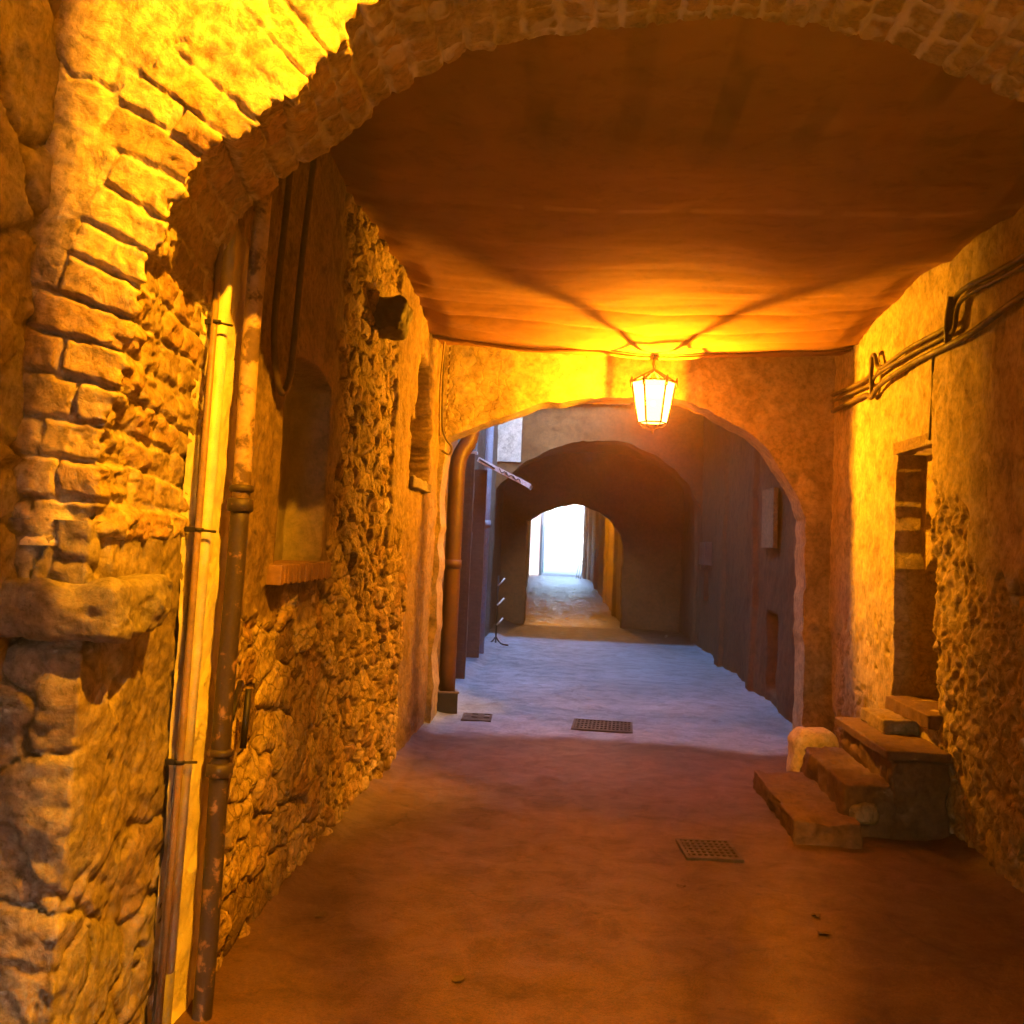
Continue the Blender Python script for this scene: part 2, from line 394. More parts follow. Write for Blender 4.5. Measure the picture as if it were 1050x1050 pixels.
# cement patches, cracks between old pours
pe, pr, ph = voro(XX, YY, 1.6, 2.1, 91, .35, .0)
z += .006 * (pr - .5) - .007 * (1 - sst(.0, .025, pe))
z += .05 * sst(.0, .22, XL + .16 - XX) * sst(3.6, 4.4, YY) + .05 * sst(.0, .2, XX - XR + .12)
z_keep = z
tag(grid('pavement', np.stack([XX, YY, z], -1), M['floor'], flip=True, attrs={'court': sst(-.16, .14, YY - 8.42 + .16 * fbm(XX * 1.3, YY * 1.3, 0, 5, 15)) * sst(17.4, 17.0, YY)}), 'worn concrete floor of the vaulted alley', kind='structure')  # court mask puts the skylit patch into the floor colour
bm = bmesh.new(); bmesh.ops.create_grid(bm, x_segments=2, y_segments=2, size=150)
g = bmobj('ground', bm, M['earth']); g.location = (0, 0, -.06); tag(g, 'ground reaching past the far street', kind='structure')

# ------------------------------------------------------------------ STONE WALL (left of the alley) with its blind niche
u = spaced(3.06, 8.72, .006, .0115); v = np.linspace(-.08, 3.62, 520)
U, V = np.meshgrid(u, v, indexing='ij')
e1, r1, h1 = voro(U, V, .145, .095, 11, .2, 1.0)
ec, rc, hc_ = voro(U, V, .055, .038, 13, .25, 1.1)
e2, r2, h2 = voro(U, V, .25, .20, 12, .18, .7)
big = sst(1.25, .75, V + .25 * fbm(U * 2, V * 2, 0, 3, 4)) * sst(5.6, 4.6, U)
hs = h1 * (1 - big) + h2 * big * 1.2
tone = np.where(big > .5, r2, r1)
mort = 1 - sst(.03, .09, np.where(big > .5, e2, e1))
jag = .05 * fbm(U * 6, V * 6, 0, 4, 21)
rub = sst(-.04, .04, U - 5.05 + jag * 2.2 + .12 * sst(1.5, .8, V))          # rough stone beyond the niche
rub = np.maximum(rub, sst(.03, -.03, V - 1.18 + jag * 2 - .1 * (U - 3.6)) * sst(3.52, 3.62, U + jag * .3))
rub *= 1 - .8 * sst(-.02, .03, U - 6.5 + jag) * sst(.02, -.02, U - 7.25 + jag) * sst(1.2, 1.7, V + jag * 4)
rub *= 1 - .85 * sst(7.22, 7.3, U + jag)
pl = fbm(U * 2.2, V * 2.2, 0, 5, 31)
D = .012 * pl + .006 * fbm(U * 11, V * 11, 0, 4, 33)
D += rub * (.040 * hs - .022 + .006 * hc_ * sst(.0, .3, fbm(U * 3, V * 3, 0, 3, 36) + .25) + .008 * fbm(U * 14, V * 14, 0, 4, 35)) 
D += .025 * sst(-.02, .02, U - 6.5 + jag) * sst(.02, -.02, U - 7.25 + jag)
mort = np.clip(1 - rub * (1 - mort), 0, 1)
# flaking painted plaster band beside the pipes
pj = .03 * fbm(U * 9, V * 5, 0, 5, 41)
paint = sst(.006, -.006, U - (3.49 + .012 * (V)) + pj) * sst(2.62, 2.5, V + pj * 2)
D += .014 * paint
# niche with arched head
ntop = 2.30 - .55 * np.maximum(0, np.abs(U - 4.42) - .12) ** 1.6
nich = sst(-.006, .006, U - 4.05) * sst(.006, -.006, U - 4.80) * sst(-.006, .006, V - 1.40) * sst(.006, -.006, V - ntop)
D = D * (1 - nich) + nich * (-.17 + .010 * pl)
paint = np.maximum(paint, .35 * nich)
rim = sst(.10, .0, np.maximum(np.maximum(4.05 - U, U - 4.80), np.maximum(1.40 - V, V - ntop))) * (1 - nich)
D = D * (1 - .7 * rim) + .012 * rim
# deep put-log hole above its little shelf near the pier
hole = sst(-.02, .02, U - 7.2 + jag) * sst(.02, -.02, U - 8.15 + jag) * sst(-.01, .01, V - 1.98) * sst(.02, -.02, V - (2.42 + .5 * sst(7.5, 7.6, U)) + jag)
D = D * (1 - hole) + hole * (-.30 + .02 * pl)
D += .02 * sst(8.12, 8.2, U)
X = XL + D
X -= .10 * sst(.35, 0, V) * 0
wall = grid('stone_wall', np.stack([X, U, V], -1), M['rubble'], attrs={'tone': tone, 'mort': mort, 'paint': paint})
tag(wall, 'rough rubble stone wall with a blind arched niche and pipes beside the brick arch', 'wall')
box('light_stop', (XL - .62, 2.3, -.1), (XL - .5, 9.1, 3.7), M['rubble'], wall, 0)  # unseen box behind the wall, added to stop light leaking in
# sill of ribbed terracotta in the niche
bm = bmesh.new()
for k in range(18):
    y0 = 4.0 + k * .0465
    add_box(bm, (XL - .15, y0, 1.345 + .006 * (k % 2)), (XL + .055 + .006 * random.random(), y0 + .0445, 1.425 + .004 * random.random()), .006)
s = bmobj('sill', bm, M['terracotta'], wall)
sh = rock('ledge', (XL - .2, 7.2, 1.92), (XL + .05, 8.2, 2.0), M['pier'], wall, .012, .03, .3, 5)

# ------------------------------------------------------------------ BRICK ARCH at the mouth
CX, CZ, RA, YF, YB = .46, 1.53, 1.66, 2.5, 3.12
th = np.linspace(math.pi + .02, -.02, 1000)
rs = np.concatenate([np.linspace(3.35, 1.85, 130)[:-1], np.linspace(1.85, 0, 26)[:-1]])
NF = 180
r_face = np.concatenate([np.linspace(1.75, .5, 90)[:-1], np.linspace(.5, 0.0, 62)])      # distance outward from the edge
y_sof = np.linspace(0, YB - YF + .02, 70)[1:]
S = np.concatenate([-r_face, y_sof])
TH, SS = np.meshgrid(th, S, indexing='ij')
nc = 61
tw = TH / math.pi * nc + .45 * vn(TH * 5, SS * 1.2, 0, 61) + .12 * vn(TH * 20, SS * 4, 0, 66)
ci = np.floor(tw); cf = tw - ci
roff = _h(ci, 0 * ci, 0 * ci, 62); blen = .20 + .22 * _h(ci, 0 * ci, 0 * ci, 63)
face = SS <= 0
bw = np.where(face, (-SS + roff * .4) / blen, (SS + roff * .25) / .155)
bi = np.floor(bw); bf = bw - bi
bid = _h(ci, bi, 0 * ci, 64)
nn = 2 + sst(1.6, 2.15, TH) * np.where(face, .15, .15 + .4 * np.clip(SS / .5, 0, 1)) + .9 * sst(2.3, 2.7, TH) * np.where(face, .25, .25 + np.clip(SS / .4, 0, 1))
shape = (np.abs(np.cos(TH)) ** nn + np.abs(np.sin(TH)) ** nn) ** (-1 / nn)
edge_t = np.minimum(cf, 1 - cf) * math.pi / nc * RA
edge_r = np.minimum(bf, 1 - bf) * np.where(face, blen, .155)
edge = np.minimum(edge_t, edge_r) + .006 * fbm(TH * 40, SS * 24, 0, 3, 71)
bh = sst(.001, .010, edge - np.where(face, 0, .004))
smear = fbm(TH * 5.5, SS * 3.2, 0, 5, 67) + 1.0 * sst(-.02, -.45, SS) + .22 - .85 * sst(2.3, 2.85, TH) * sst(-1.0, -.1, SS)
smear = np.where(face, sst(-.25, .25, smear), .3 * sst(.0, .4, fbm(TH * 9, SS * 6, 4, 4, 68)))
hf = (1 - .85 * smear) * (np.where(face, .013 + .008 * sst(2.4, 2.8, TH), .014) * bh + .012 * (bid - .5) * bh) + smear * .015
hf += np.where(face, .008, .004) * fbm(TH * 9, SS * 6, 0, 4, 72) + .004 * fbm(TH * 45, SS * 27, 0, 3, 73)
crk = np.abs(fbm(TH * 3.3, SS * 2.1, 3, 4, 77)); hf -= .014 * sst(.03, .0, crk) * smear * face
jr = .032 * (_h(ci, 0 * ci, 0 * ci, 65) - .5) + .012 * fbm(TH * 60, SS * 20, 0, 3, 74) + .03 * fbm(TH * 7, 0 * SS, 0, 3, 75)
brk = .03 * np.maximum(0, fbm(TH * 14, SS * 8, 2, 4, 76)) * sst(2.2, 2.7, TH)   # crumbled corner near the springing
edgew = sst(-.14, 0, SS)
rad = RA * shape + np.where(face, -SS, 0) + jr * np.where(face, edgew, 1 - .5 * sst(.05, .4, SS)) - np.where(face, 0, .7 * hf) + brk * np.where(face, edgew, sst(.35, .0, SS))
yy = YF + np.where(face, -hf + brk * edgew, SS)
rad = np.where(face, rad - hf * sst(-.012, 0, SS), rad)
yy = np.where(face, yy, yy - hf * sst(.02, 0, SS) * 1.0)
PX_ = CX + rad * np.cos(TH); PZ_ = CZ + rad * np.sin(TH) * (1 + .028 * np.sin(TH) ** 2)
arch = thing('brick_arch', 'rough brick and stone arch spanning the alley mouth, its left face lit bright yellow', 'arch', (CX, YF, 0))
def rel(o, p): 
    o.parent = p; o.matrix_parent_inverse = Matrix.Translation(-p.location); return o
lime = np.where(face, 0, (.95 * sst(-.35, .15, fbm(TH * 7, SS * 4, 1, 4, 78)) * (1 - bh) + .5 * sst(.35, .6, fbm(TH * 18, SS * 10, 1, 3, 79))) * sst(2.6, 2.1, TH))
bid = np.where(face, bid, .15 * bid + .85 * (bid > .7))
mort_a = np.clip(1 - bh * (1 - .9 * smear), 0, 1)
rel(grid('arch_ring', np.stack([PX_, yy, PZ_], -1), M['arch'], flip=True, attrs={'tone': bid, 'mort': mort_a, 'paint': lime}), arch)
# piers under the ring: front face then jamb, coursed blocks with patches of old plaster
def pier(side):
    x_in = XL if side < 0 else CX + RA
    sgn = 1 if side < 0 else -1
    vv = np.linspace(-.08, CZ + .03, 200)
    s = np.concatenate([-np.linspace(.35, 0, 45), np.linspace(0, YB - YF + .03, 90)[1:]])
    S2, V2 = np.meshgrid(s, vv, indexing='ij')
    e, r_, h_ = voro(S2 + .1 * side, V2, .29, .24, 81 + side, .28, .5)
    f = S2 <= 0
    sm = sst(-.1, .35, fbm(S2 * 3, V2 * 2.2, 0, 5, 83) + .3 * sst(.15, .02, np.abs(S2 - .05)))
    hh = (1 - .8 * sm) * .036 * h_ + sm * .026 + .012 * fbm(S2 * 8, V2 * 8, 0, 4, 84) + .006 * fbm(S2 * 30, V2 * 30, 0, 3, 85)
    hh -= .025 * sst(.05, .0, np.abs(fbm(S2 * 2.2, V2 * 2.2, 6, 4, 86))) * sst(.2, .6, 1 - sm)
    xx = x_in + sgn * np.where(f, S2, 0) + sgn * np.where(f, hh * sst(-.06, 0, S2), hh) * .8 - sgn * .015
    y2 = YF + np.where(f, -hh, S2 - hh * sst(.05, 0, S2))
    # worn round arris
    rel(grid('pier', np.stack([xx, y2, V2], -1), M['pier'], flip=side > 0, attrs={'tone': r_, 'mort': np.clip(np.maximum(1 - sst(.03, .1, e), sm), 0, 1)}), arch)
pier(-1); pier(1)
rel(rock('impost', (-1.62, 2.42, 1.27), (-1.09, 2.78, 1.415), M['pier'], None, .02, .016, .35, 14), arch)
rel(rock('impost', (1.98, 2.42, 1.27), (2.5, 2.80, 1.41), M['pier'], None, .02, .03, .35, 15), arch)

# ------------------------------------------------------------------ the passage the picture is taken from
pas = thing('covered_passage', 'dark covered passage whose rough block wall edges the arch on its left', 'building', (0, 0, 0))
vv = np.linspace(-.08, 4.6, 320); uu = np.concatenate([np.linspace(-7, 1.2, 60)[:-1], np.linspace(1.2, 2.52, 120)])
U2, V2 = np.meshgrid(uu, vv, indexing='ij')
e, r_, h_ = voro(U2, V2, .42, .33, 101, .25, .35)
hh = .05 * h_ + .015 * fbm(U2 * 6, V2 * 6, 0, 4, 104) + .006 * fbm(U2 * 25, V2 * 25, 0, 3, 105)
grid('wall', np.stack([-1.40 + hh - .02, U2, V2], -1), M['pier'], pas, attrs={'tone': r_, 'mort': 1 - sst(.02, .08, e)})
uu = np.linspace(-7, 2.48, 80); vv = np.linspace(-.08, 4.6, 60); U2, V2 = np.meshgrid(uu, vv, indexing='ij')
grid('wall', np.stack([2.36 + .03 * fbm(U2 * 2, V2 * 2, 0, 4, 106), U2, V2], -1), M['plaster'], pas, flip=True, attrs={'tone': V2 * 0 + .5, 'mort': V2 * 0 + .6})
t2 = np.linspace(0, math.pi, 40); U2, T2 = np.meshgrid(np.linspace(-7.2, 2.6, 60), t2, indexing='ij')
grid('vault', np.stack([.57 - 2.05 * np.cos(T2), U2, 4.4 + .35 * np.sin(T2) + .02 * fbm(U2 * 2, T2 * 4, 0, 4, 107)], -1), M['plaster'], pas, attrs={'tone': T2 * 0 + .5, 'mort': T2 * 0 + .7})

be = arch_wall('sky_block_wall', -7.2, -6.9, -2.0, 3.2, 5.0, [(-.1, -.08), (-.1, 1.7), (.1, 2.0), (.5, 2.05), (.8, 1.7), (.8, -.08)], M['pier'], 121, pas, cell=.12, back=False)  # unseen back wall, added to hold out the sky behind the camera
# ------------------------------------------------------------------ PLASTER WALL (right of the alley) with the broken doorway
u = spaced(3.1, 8.72, .008, .014); v = np.linspace(-.08, 3.62, 340)
U, V = np.meshgrid(u, v, indexing='ij')
e1, r1, h1 = voro(U, V, .16, .075, 201, .25, 1.0)
jag = .06 * fbm(U * 5, V * 5, 0, 5, 221)
exp_ = sst(.03, -.03, np.abs(U - 5.62 + jag) - .62 + .0 * V) * sst(.04, -.04, V - 1.86 + 3.0 * jag + .5 * np.maximum(0, 5.9 - U)) * sst(.05, .35, V)
exp_ = np.maximum(exp_, sst(.04, -.04, V - (.30 + 2.5 * jag)))
exp_ = np.maximum(exp_, .5 * sst(5.35, 5.2, U + jag) * sst(.03, -.03, V - 1.5 + 4 * jag))
exp_ = np.maximum(exp_, .7 * sst(.05, -.05, V - .95 - 2.8 * jag) * sst(.0, .25, fbm(U * 2.5, V * 2.5, 0, 4, 225)))
pl = fbm(U * 1.6, V * 1.6, 0, 5, 231)
D = .016 * pl + .006 * fbm(U * 9, V * 9, 0, 4, 233)
D += exp_ * (.015 * h1 * sst(-.5, .3, fbm(U * 3, V * 3, 0, 3, 236)) - .030 + .014 * fbm(U * 20, V * 20, 0, 3, 235))
cr = np.abs(fbm(U * 1.7 + 5, V * 1.1, 0, 5, 237)); D -= .010 * sst(.022, .0, cr) * (1 - exp_)
lo = sst(.05, -.05, V - .95 - 2 * jag) * (1 - exp_); D -= .012 * lo
pits = fbm(U * 14, V * 14, 0, 3, 239); D -= .02 * sst(.75, 1.0, pits) * sst(1.4, .8, V)
yl = 6.24 + .025 * fbm(V * 4, 0 * V, 0, 3, 240) * sst(1.9, 1.7, V); yr = 6.95 + .012 * fbm(V * 3, 0 * V, 3, 3, 241) + .08 * sst(1.3, .7, V)
door = sst(-.006, .006, U - yl) * sst(.006, -.006, U - yr) * sst(-.006, .006, V - .66) * sst(.006, -.006, V - 2.25)
dj = .05 * fbm(U * 4, V * 4, 0, 5, 243)
dark = sst(-.01, .01, U - 6.38 + dj) * sst(.01, -.01, U - 7.2 + dj) * sst(.01, -.01, V - (1.52 - .5 * np.maximum(0, U - 6.75)) + 2 * dj)
dents = .035 * sst(.15, .5, fbm(U * 5, V * 5, 0, 3, 245))
D = D * (1 - door) + door * (-.16 - dents * (1 - dark) - .42 * dark + .01 * pl)
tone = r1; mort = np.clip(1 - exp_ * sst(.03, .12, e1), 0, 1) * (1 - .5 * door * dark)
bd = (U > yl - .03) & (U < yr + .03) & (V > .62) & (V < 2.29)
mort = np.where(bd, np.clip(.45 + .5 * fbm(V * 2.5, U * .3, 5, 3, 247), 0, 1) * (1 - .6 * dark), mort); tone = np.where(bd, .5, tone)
pw = grid('plaster_wall', np.stack([XR - D, U, V], -1), M['plaster'], flip=True, attrs={'tone': tone, 'mort': mort})
tag(pw, 'peeling ochre plaster wall with a half blocked doorway above stone steps', 'wall')
box('light_stop', (XR + .66, 2.3, -.1), (XR + .78, 9.1, 3.7), M['plaster'], pw, 0)  # added out of view, blocks light from behind this wall
rock('threshold', (XR - .035, 6.2, .575), (XR + .5, 7.03, .66), M['step'], pw, .008, .03, .2, 22)
rock('lintel', (XR - .012, 6.18, 2.252), (XR + .3, 7.0, 2.33), M['plaster'], pw, .003, .03, .1, 23)

# steps under the doorway
st = thing('stone_steps', 'worn stone steps climbing from the alley floor to the doorway', 'steps', (1.7, 6.5, 0))
rel(rock('tread', (1.25, 5.76, -.04), (1.60, 7.05, .125), M['step'], None, .020, .018, .11, 31), st)
rel(rock('tread', (1.57, 6.02, -.04), (1.865, 7.15, .285), M['step'], None, .024, .018, .11, 32), st)
rel(rock('landing', (1.83, 6.00, -.04), (2.15, 7.06, .43), M['step'], None, .022, .018, .1, 33), st)
rel(rock('landing_slab', (1.79, 5.96, .432), (2.15, 7.12, .49), M['step'], None, .006, .018, .4, 34), st)
rel(rock('rubble_stone', (1.61, 5.985, .07), (1.76, 6.10, .18), M['plaster'], None, .010, .010, .45, 35), st)
rel(rock('riser', (1.93, 6.5, .488), (2.15, 7.02, .578), M['plaster'], None, .01, .02, .3, 36), st)
sb = rock('stone_block', (1.53, 7.19, -.02), (1.88, 7.48, .37), M['block'], None, .012, .012, .75, 37, .12)
tag(sb, 'pale rounded stone block lying at the end of the steps', 'stone')

pc = [(-1.14, -.08), (-1.14, 2.36)] + curve([(-1.14, 2.40), (-.6, 2.645), (-.28, 2.75), (.05, 2.805), (.42, 2.83), (.95, 2.79), (1.46, 2.56), (1.70, 2.28), (1.86, 2.03), (1.92, 1.85)]) + [(1.94, -.08)]
wc = arch_wall('arch_wall', 8.68, 9.05, -1.75, 2.75, 7.0, pc, M['plaster'], 301, amp=.016, cell=.022)
tag(wc, 'ochre plastered wall with a low wide arch just behind the glowing lantern', 'wall')

# ------------------------------------------------------------------ timber ceiling and the cloth slung under it
tcg = thing('timber_ceiling', 'dark joisted timber ceiling half hidden above the brown cloth', 'ceiling', (.45, 5.8, 3.5))
bm = bmesh.new()
for k in range(18):
    x = -1.7 + k * .25; add_box(bm, (x, 2.9, 3.5), (x + .244, 8.7, 3.54), .003)
rel(bmobj('boards', bm, M['boards']), tcg)
rel(box('roof_deck', (-1.75, 2.45, 3.56), (2.75, 9.0, 3.75), M['boards'], None, 0), tcg)
for k in range(9):
    x = -1.05 + k * .37
    rel(box('joist', (x, 3.05, 3.36), (x + .11, 8.55, 3.497), M['wood'], None, .006), tcg)
rel(box('cross_beam', (-1.5, 4.93, 3.30), (2.5, 5.07, 3.355), M['wood'], None, .006), tcg)
cu = np.linspace(XL - .06, XR + .06, 200); cv = np.concatenate([np.linspace(3.02, 7.0, 190)[:-1], np.linspace(7.0, 8.12, 110)])
CV, CU = np.meshgrid(cv, cu, indexing='ij')
lx = CU - .58; ly = CV - 8.0
rr = np.sqrt(lx ** 2 + ly ** 2); an = np.arctan2(lx, -ly)
cz = 3.285 - .018 * (CV - 3.1) - .022 * np.cos((CV - 5.0) * math.pi / 1.55) * sst(3.2, 4.2, CV)
cz += .03 * (np.abs(CU - .46) / 1.66) ** 2.5
cz -= .085 * sst(6.9, 7.95, CV) * np.exp(-((CU - .55) / 1.5) ** 2)
ph_ = CV * 9.5 + 1.6 * fbm(CU * .7, CV * .6, 0, 3, 405) + .55 * (CU - .55) ** 2
rp_ = np.abs(np.sin(ph_)) ** .6 - .6
cz -= .030 * rp_ * sst(6.2, 7.5, CV) * (.55 + .6 * vn(CU * .9, CV * 1.4, 0, 411))
cz += .014 * fbm(CU * .9, CV * .9, 0, 3, 407) + .004 * fbm(CU * 3, CV * 7, 0, 3, 409)
cz += .030 * np.abs(np.sin(an * 2.6 + .5 + .3 * rr)) ** .7 * np.exp(-rr / 1.6) * sst(.1, .6, rr)
for q_ in (4.1, 5.05, 6.15, 7.0):      # seams where the cloth is tacked to the beams
    cz += .007 * np.exp(-np.abs(CV - q_ - .04 * np.sin(CU * 2 + q_)) / .09)
jx = ((CU + 1.05 + .05 * fbm(CV * .8, CU * .3, 0, 3, 431)) / .37) % 1.0
jo = sst(0, .06, jx) * sst(.36, .28, jx)
pick = _h(np.floor((CU + 1.05) / .37), 0 * CU, 0 * CU, 433)
joist_stripe = .65 * jo * sst(4.55, 3.9, CV + .25 * (pick - .5)) * (.35 + .65 * pick) * sst(-.4, .3, fbm(CU * 3, CV * 2, 0, 3, 434))
tint_band = .6 * sst(.05, .02, np.abs(CV - 5.0 - .02 * fbm(CU * 3, 0 * CU, 0, 3, 435))) * (1 - .9 * jo) * sst(-.2, .3, fbm(CU * 1.3, CV, 0, 3, 436) + .15)  # cloth is darker along the joists, paler in a band at the cross beam
cz -= .012 * np.sin(jx * math.pi) ** 2 * sst(4.8, 4.2, CV)
cz -= .05 * np.exp(-(((CU - 1.25) / .35) ** 2 + ((CV - 5.9) / .7) ** 2)) + .04 * np.exp(-(((CU + .35) / .4) ** 2 + ((CV - 6.4) / .6) ** 2)) + .03 * np.exp(-(((CU - .4) / .5) ** 2 + ((CV - 4.2) / .5) ** 2))
cz += .05 * sst(.22, .0, np.minimum(CU - XL, XR - CU)) * (.3 + .7 * np.abs(np.sin(CV * 3.3 + CU)))
cl = grid('ceiling_cloth', np.stack([CU, CV, cz], -1), M['cloth'], attrs={'tint_band': tint_band, 'joist_stripe': joist_stripe})
tag(cl, 'brown woven shade cloth slung below the ceiling, rippled above the lantern', 'cloth')
md = cl.modifiers.new('thick', 'SOLIDIFY'); md.thickness = .004
bm = bmesh.new()
hem = [(CU[-1, k], 8.125, cz[-1, k] - .012) for k in range(0, CU.shape[1], 4)]
tube(bm, hem, .016, 8); h_ = bmobj('hem', bm, M['cloth'], cl)
fu = np.linspace(XL - .05, XR + .05, 120); fv = np.linspace(8.2, 8.72, 24); FV, FU = np.meshgrid(fv, fu, indexing='ij')
fz_ = 3.16 + .09 * (FV - 8.2) / .5 - .05 * np.sin((FV - 8.2) / .52 * math.pi) + .03 * fbm(FU * 1.2, FV * 3, 0, 3, 421) + .04 * (np.abs(FU - .46) / 1.66) ** 2
f_ = grid('flap', np.stack([FU, FV, fz_], -1), M['cloth'], cl)

# ------------------------------------------------------------------ LANTERN
LP = Vector((.585, 8.08, 0))
lan = thing('hanging_lantern', 'lit six sided glass lantern hanging from a chain below the cloth', 'lantern', (LP.x, LP.y, 2.50))
def hexp(r, z, k): a = -math.pi / 2 + R(30) + k * R(60); return Vector((LP.x + r * math.cos(a), LP.y + r * math.sin(a), z))
ZT, ZB, RT, RB = 2.87, 2.545, .172, .115
bm = bmesh.new()
for k in range(6):
    a, b = hexp(RT, ZT, k), hexp(RB, ZB, k); a2, b2 = hexp(RT, ZT, k + 1), hexp(RB, ZB, k + 1)
    tube(bm, [b, a], .0085, 6); tube(bm, [a, a2], .007, 6); tube(bm, [b, b2], .006, 6)
rel(bmobj('frame', bm, M['iron']), lan)
bm = bmesh.new()
for k in range(6):
    a = hexp(RT, ZT, k); mid = hexp(RT * .55, ZT + .045, k); top = Vector((LP.x, LP.y, ZT + .10))
    tube(bm, [a, mid, top], .012, 6)
    c = hexp(RT + .006, ZT - .015, k); tube(bm, [c + Vector((0, 0, -.03)), c + Vector((0, 0, .02)), c + Vector((.006, 0, .055))], [.006, .013, .004], 6)
rel(bmobj('crown', bm, M['iron']), lan)
bm = bmesh.new()
for k in range(6):
    b = hexp(RB, ZB, k); tube(bm, [b, hexp(RB * .7, ZB - .035, k), Vector((LP.x, LP.y, ZB - .055))], .004, 6)
tube(bm, [(LP.x, LP.y, ZB - .05), (LP.x, LP.y, ZB - .085)], [.014, .004], 8)
rel(bmobj('finial', bm, M['iron']), lan)
for k in range(6):
    bm = bmesh.new()
    q = [hexp(RB - .004, ZB + .006, k), hexp(RB - .004, ZB + .006, k + 1), hexp(RT - .004, ZT - .006, k + 1), hexp(RT - .004, ZT - .006, k)]
    bm.faces.new([bm.verts.new(p) for p in q])
    amb = k in (1, 2, 5)
    o = rel(bmobj('glass_pane', bm, M[{1: 'amber_dark', 2: 'amber_light', 5: 'amber'}.get(k, 'pane')]), lan)
    if amb: o['label'] = ('added amber tint pane dimming the light on the right wall', 'added amber tint pane colouring the light on the court', 'added amber tint pane dimming the light towards the brick arch')[(1, 2, 5).index(k)]
bm = bmesh.new()
bm.faces.new([bm.verts.new(hexp(RB - .005, ZB + .003, k)) for k in range(6)])
rel(bmobj('base_pane', bm, M['amber']), lan)
bm = bmesh.new()
bmesh.ops.create_uvsphere(bm, u_segments=12, v_segments=8, radius=.022, matrix=Matrix.Translation((LP.x, LP.y, 2.70)))
bm2 = rel(bmobj('bulb', bm, M['bulb'], None, True), lan)
bm = bmesh.new()
tube(bm, [(LP.x, LP.y, 2.96), (LP.x - .012, LP.y, 3.02), (LP.x, LP.y, 3.06), (LP.x, LP.y, 3.5)], .006, 6)
tube(bm, smooth_path([(LP.x - .05, LP.y, 3.10), (LP.x - .02, LP.y, 3.085), (LP.x, LP.y, 3.11), (LP.x + .02, LP.y, 3.085), (LP.x + .05, LP.y, 3.10)]), .006, 6)
for k in range(5):
    z0 = 2.965 + k * .03
    ring = [(LP.x + (.010 * math.cos(t) if k % 2 else 0), LP.y + (0 if k % 2 else .010 * math.cos(t)), z0 + .017 * math.sin(t)) for t in np.linspace(0, 2 * math.pi, 9)]
    tube(bm, ring, .003, 5, False)
rel(bmobj('chain', bm, M['iron']), lan)

# ------------------------------------------------------------------ PIPES AND CABLES on the stone wall
pp = thing('plastic_drainpipe', 'pale cream plastic drainpipe with a grey sleeve at its foot', 'drainpipe', (-1.13, 3.12, 0))
rel(tubeobj('pipe', [(-1.15, 3.07, .24), (-1.15, 3.135, 1.6), (-1.155, 3.2, 2.75)], .025, M['pvc'], None, 16), pp)
rel(tubeobj('sleeve', [(-1.15, 3.055, -.1), (-1.15, 3.07, .25)], .0275, M['pvc_dark'], None, 16), pp)
ck = thing('thin_conduit', 'thin brown conduit running up beside the cream drainpipe', 'pipe', (-1.14, 3.05, 0))
rel(tubeobj('tube', [(-1.14, 3.005, -.03), (-1.14, 3.045, .9), (-1.145, 3.075, 1.7), (-1.15, 3.11, 2.55)], .011, M['copper'], None, 10), ck)
for z, y in ((.86, 3.045), (1.55, 3.072), (2.2, 3.098)):
    bm = bmesh.new(); tube(bm, [(-1.142, y, z - .006), (-1.142, y, z + .006)], .015, 10); add_box(bm, (-1.185, y - .008, z - .008), (-1.15, y + .008, z + .008), .002)
    tube(bm, [(-1.14, y, z), (-1.10, y + .03, z - .004)], .004, 6)
    rel(bmobj('clip', bm, M['iron']), ck)
ip = thing('iron_drainpipe', 'rusty dark cast iron drainpipe with flaking paint and thick collars', 'drainpipe', (-1.12, 3.38, 0))
def ipx(z): return (-1.115 + .003 * math.sin(z * 5), 3.315 + .024 * z, z)
rel(tubeobj('pipe', [ipx(z) for z in np.linspace(-.15, 1.64, 30)], .031, M['rust'], None, 18), ip)
rel(tubeobj('upper_pipe', [ipx(z) for z in np.linspace(1.64, 3.3, 20)], .030, M['ochre_pipe'], None, 18), ip)
for z in (.80, 1.66):
    bm = bmesh.new()
    tube(bm, [ipx(z - .045), ipx(z - .04), ipx(z - .005), ipx(z)], [.034, .043, .043, .034], 18)
    tube(bm, [ipx(z + .02), ipx(z + .025), ipx(z + .04), ipx(z + .045)], [.034, .041, .041, .034], 18)
    rel(bmobj('collar', bm, M['rust']), ip)
bm = bmesh.new(); tube(bm, [(-1.11, 3.39, .93), (-1.15, 3.60, 1.02)], .012, 8); tube(bm, [(-1.12, 3.60, 1.0), (-1.12, 3.575, .8)], .012, 8)
rel(bmobj('bracket', bm, M['iron']), ip)
hc = tubeobj('hanging_cable', smooth_path([(-1.165, 4.2, 3.4), (-1.165, 4.17, 3.11), (-1.165, 4.10, 2.75), (-1.165, 4.05, 2.36), (-1.16, 4.0, 2.17), (-1.165, 3.92, 2.10), (-1.165, 3.84, 2.16), (-1.17, 3.79, 2.31), (-1.17, 3.80, 2.5), (-1.165, 3.84, 2.9), (-1.165, 3.86, 3.4)]), .0135, M['cable'])
tag(hc, 'black cable hanging in a loop beside the arched niche', 'cable')
bk = rock('timber_stub', (-1.26, 5.75, 2.74), (-1.03, 6.05, 2.94), M['wood'], None, .03, .014, .35, 51)
tag(bk, 'dark broken timber stub sticking out high on the rubble wall', 'beam end')
pcab = thing('looped_cable', 'pair of thin cables ending in a loop on the arch pier', 'cable', (-1.12, 8.35, 2.4))
